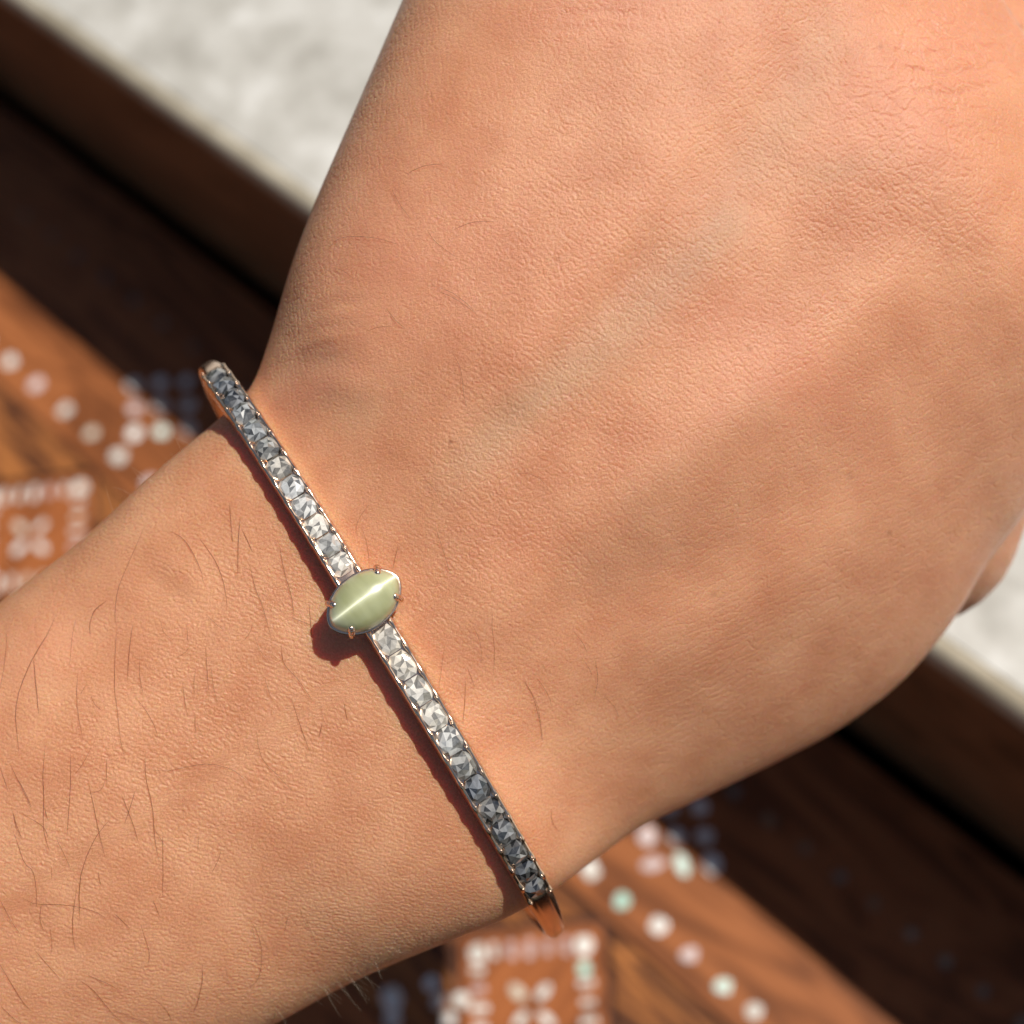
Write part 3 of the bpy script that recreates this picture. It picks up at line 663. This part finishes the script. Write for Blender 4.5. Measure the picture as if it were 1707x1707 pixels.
def gem_mesh(hw, hl, hh):
    n = 12; vs, fs = [], []; ph = random.uniform(0, .5)
    def sq(a, p=4.2): c, s = math.cos(a), math.sin(a); r = (abs(c) ** p + abs(s) ** p) ** (-1 / p); return c * r, s * r
    rings = [(1.0, -.0002, n), (1.0, .00002, n)]
    for f, z, k in rings:
        for i in range(k): x, y = sq(2 * math.pi * i / k); vs.append((x * hw * f, y * hl * f, z))
    k2, k3 = 8, 4; ofs = len(vs)
    for i in range(k2):
        x, y = sq(2 * math.pi * (i + ph + random.uniform(-.25, .25)) / k2, 2.4); f = random.uniform(.62, .82); vs.append((x * hw * f, y * hl * f, hh * random.uniform(.50, .74)))
    of3 = len(vs)
    for i in range(k3):
        x, y = sq(2 * math.pi * (i + ph + random.uniform(-.3, .3)) / k3, 2.0); f = random.uniform(.22, .44); vs.append((x * hw * f, y * hl * f, hh * random.uniform(.78, 1.15)))
    bot = len(vs); vs.append((0, 0, -.0008))
    def stitch(a0, na, b0, nb):      # triangles between two rings of different counts
        i = j = 0
        while i < na or j < nb:
            if j >= nb or (i < na and (i + .5) / na <= (j + .5) / nb): fs.append((a0 + i % na, a0 + (i + 1) % na, b0 + j % nb)); i += 1
            else: fs.append((a0 + i % na, b0 + (j + 1) % nb, b0 + j % nb)); j += 1
    for i in range(n): j = (i + 1) % n; fs.append((i, j, n + j, n + i)); fs.append((j, i, bot))
    stitch(n, n, ofs, k2); stitch(ofs, k2, of3, k3); fs += [(of3, of3 + 1, of3 + 2), (of3, of3 + 2, of3 + 3)]
    me = mesh('gemstone', vs, fs); fa = me.attributes.new('facet_glint', 'FLOAT', 'FACE'); fa.data.foreach_set('value', [random.choices([random.uniform(.0, .25), random.uniform(.35, .6), random.uniform(.8, 1.2)], [.30, .25, .45])[0] for _ in fs]); return me  # random brightness per face, standing in for light reflected inside the stone
def place(o, s, lift=0.0, wside=0.0):
    c, tg, no = hoop(s); p = c + no * lift + e_w * wside
    R = Matrix(np.stack([e_w, tg, np.cross(e_w, tg)], 1).tolist())
    if np.cross(e_w, tg) @ no < 0: R = Matrix(np.stack([-e_w, tg, np.cross(-e_w, tg)], 1).tolist())
    o.matrix_local = Matrix.Translation(p.tolist()) @ R.to_4x4()
bead_me = None
def beads(pts, r):
    b = bmesh.new()
    for x, y, z in pts: bmesh.ops.create_icosphere(b, subdivisions=2, radius=r * random.uniform(.85, 1.15), matrix=Matrix.Translation((x, y, z)))
    me = bpy.data.meshes.new('prongs'); b.to_mesh(me); b.free(); me.materials.append(M_PALE); me.polygons.foreach_set('use_smooth', [True] * len(me.polygons)); return me
def shade_of(k, n, upper):
    t = k / (n - 1)          # 0 next to the centre stone, 1 at the end
    if upper: return 0 if t < .34 else (1 if t < .5 else (2 if t < .8 else 3))
    return 0 if t < .30 else (1 if t < .40 else (2 if t < .52 else (3 if t < .88 else 4)))
for L, upper in ((S_UP[::-1], True), (S_LO, False)):
    for k, s in enumerate(L):
        pt = abs(L[min(k + 1, len(L) - 1)] - L[max(k - 1, 0)]) / (2 if 0 < k < len(L) - 1 else 1)
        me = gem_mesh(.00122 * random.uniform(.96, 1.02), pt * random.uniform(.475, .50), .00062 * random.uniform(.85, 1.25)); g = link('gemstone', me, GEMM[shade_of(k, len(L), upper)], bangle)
        place(g, s, .00058); g.rotation_mode = 'QUATERNION'; g.rotation_quaternion = g.rotation_quaternion @ Matrix.Rotation(random.gauss(0, .05), 3, 'X').to_quaternion() @ Matrix.Rotation(random.gauss(0, .05), 3, 'Y').to_quaternion()
        if k == 0: g['label'] = 'clear faceted stone beside the green centre stone'
        pr = link('prongs', beads([(sx * .00114, sy * pt * .48, .00028) for sx in (-1, 1) for sy in (-1, 1)], .00014), None, g)

# centre cat's eye stone in its claw setting
c, tg, no = hoop(S_G)
lon = camv(.80, .60, 0); lon = lon - no * (lon @ no); lon /= np.linalg.norm(lon); sho = np.cross(no, lon)
GM = Matrix.Translation((c + no * .00135).tolist()) @ Matrix(np.stack([lon, sho, no], 1).tolist()).to_4x4()
CL, CW, CH = .00382, .00262, .00215
def outl(x): return CW * (max(1 - abs(x) ** 2.1, 0)) ** .62
vs, fs = [], []; nx, ny = 45, 25
for i in range(nx):
    x = math.sin((i / (nx - 1) - .5) * math.pi); hgt = CH * (max(1 - abs(x) ** 2.6, 0)) ** .55
    for j in range(ny):
        a = math.pi * j / (ny - 1); vs.append((x * CL, outl(x) * math.cos(a), .0003 + hgt * math.sin(a) ** 1.0))
for i in range(nx - 1):
    for j in range(ny - 1): a = i * ny + j; fs.append((a, a + ny, a + ny + 1, a + 1))
b0 = len(vs)
for i in range(nx):
    x = math.sin((i / (nx - 1) - .5) * math.pi); vs += [(x * CL * .9, outl(x) * .85, -.0005), (x * CL * .9, -outl(x) * .85, -.0005)]
for i in range(nx - 1):
    a = b0 + 2 * i; fs += [(i * ny, a, a + 2, (i + 1) * ny), (i * ny + ny - 1, (i + 1) * ny + ny - 1, a + 3, a + 1), (a, a + 1, a + 3, a + 2)]
def mat_cat():
    m = NT('cats_eye_stone'); co = m.n('TexCoord').outputs['Object']
    mp = m.n('Mapping', {'Vector': co, 'Scale': (700, 90, 300)}).outputs[0]
    a = m.n('TexNoise', {'Vector': mp, 'Scale': 1.0, 'Detail': 3}).outputs[0]
    col = m.ramp(a, [(.35, (.40, .41, .20)), (.65, (.52, .53, .30))])
    m.p(Base_Color=col, Roughness=.30, Subsurface_Weight=.8, Subsurface_Scale=.0018, Subsurface_Radius=(1, 1, .6), IOR=1.7, Coat_Weight=.8, Coat_Roughness=.13)
    tv = m.n('VectorTransform', {'Vector': (0, 1, 0)}, vector_type='VECTOR', convert_from='OBJECT', convert_to='WORLD').outputs[0]
    gl = m.n('BsdfAnisotropic', {'Color': rgb(.80, .84, .74), 'Roughness': .70, 'Anisotropy': .93, 'Rotation': 0.0, 'Tangent': tv})
    g2 = m.n('BsdfAnisotropic', {'Color': rgb(.78, .82, .70), 'Roughness': .92, 'Anisotropy': .85, 'Rotation': 0.0, 'Tangent': tv})
    gm = m.n('MixShader', {0: .72}); m.t.links.new(gl.outputs[0], gm.inputs[1]); m.t.links.new(g2.outputs[0], gm.inputs[2])
    ad = m.n('MixShader', {0: .20}); m.t.links.new(m.b.outputs[0], ad.inputs[1]); m.t.links.new(gm.outputs[0], ad.inputs[2])
    m.t.links.new(ad.outputs[0], m.out.inputs[0]); return m.m
cme = mesh('cabochon', vs, fs); bmx = bmesh.new(); bmx.from_mesh(cme); bmesh.ops.remove_doubles(bmx, verts=bmx.verts, dist=1e-7); bmesh.ops.recalc_face_normals(bmx, faces=bmx.faces); bmx.to_mesh(cme); bmx.free()
cab = link('centre_stone', cme, mat_cat(), bangle, True); cab.matrix_local = GM; cab['label'] = 'pale olive green pointed oval cabochon with a white streak'
# basket gallery under the stone
vs, fs = [], []; nb = 40
for i in range(nb):
    a = 2 * math.pi * i / nb; x = math.cos(a); y = math.copysign(outl(x), math.sin(a)) if abs(math.sin(a)) > 1e-6 else 0
    for k, z in ((1.0, .00034), (1.07, .00026), (1.06, -.0002), (.90, -.0004), (.80, -.0010), (.72, -.0011), (.78, -.0003)): vs.append((x * CL * k, y * k, z))
for i in range(nb):
    for k in range(7): a, b = i * 7 + k, i * 7 + (k + 1) % 7; fs.append((a, b, ((i + 1) % nb) * 7 + (k + 1) % 7, ((i + 1) % nb) * 7 + k))
bk = link('claw_setting', mesh('claw_setting', vs, fs), M_ROSE, bangle, True); bk.matrix_local = GM
for sx in (-1, 1):
    for sy in (-1, 1):
        x = .72 * sx; y = outl(x) * sy; b = bmesh.new()
        nx_, ny_ = (.55 * sx, .84 * sy)
        path = [((x * CL) * .86, y * .80, -.0009), (x * CL + nx_ * .00016, y + ny_ * .00016, -.0002), (x * CL + nx_ * .00022, y + ny_ * .00022, .0005), (x * CL - nx_ * .00005, y - ny_ * .00005, .00098), (x * CL - nx_ * .00040, y - ny_ * .00040, .00128)]
        for k in range(len(path) - 1):
            p, q = Vector(path[k]), Vector(path[k + 1]); d = q - p
            bmesh.ops.create_cone(b, cap_ends=True, segments=10, radius1=.00034, radius2=.00031, depth=d.length * 1.1, matrix=Matrix.Translation((p + q) / 2) @ d.to_track_quat('Z', 'Y').to_matrix().to_4x4())
        for p in path[1:]: bmesh.ops.create_icosphere(b, subdivisions=2, radius=.00034, matrix=Matrix.Translation(p))
        me = bpy.data.meshes.new('claw'); b.to_mesh(me); b.free()
        o = link('claw', me, M_ROSE, bk, True)
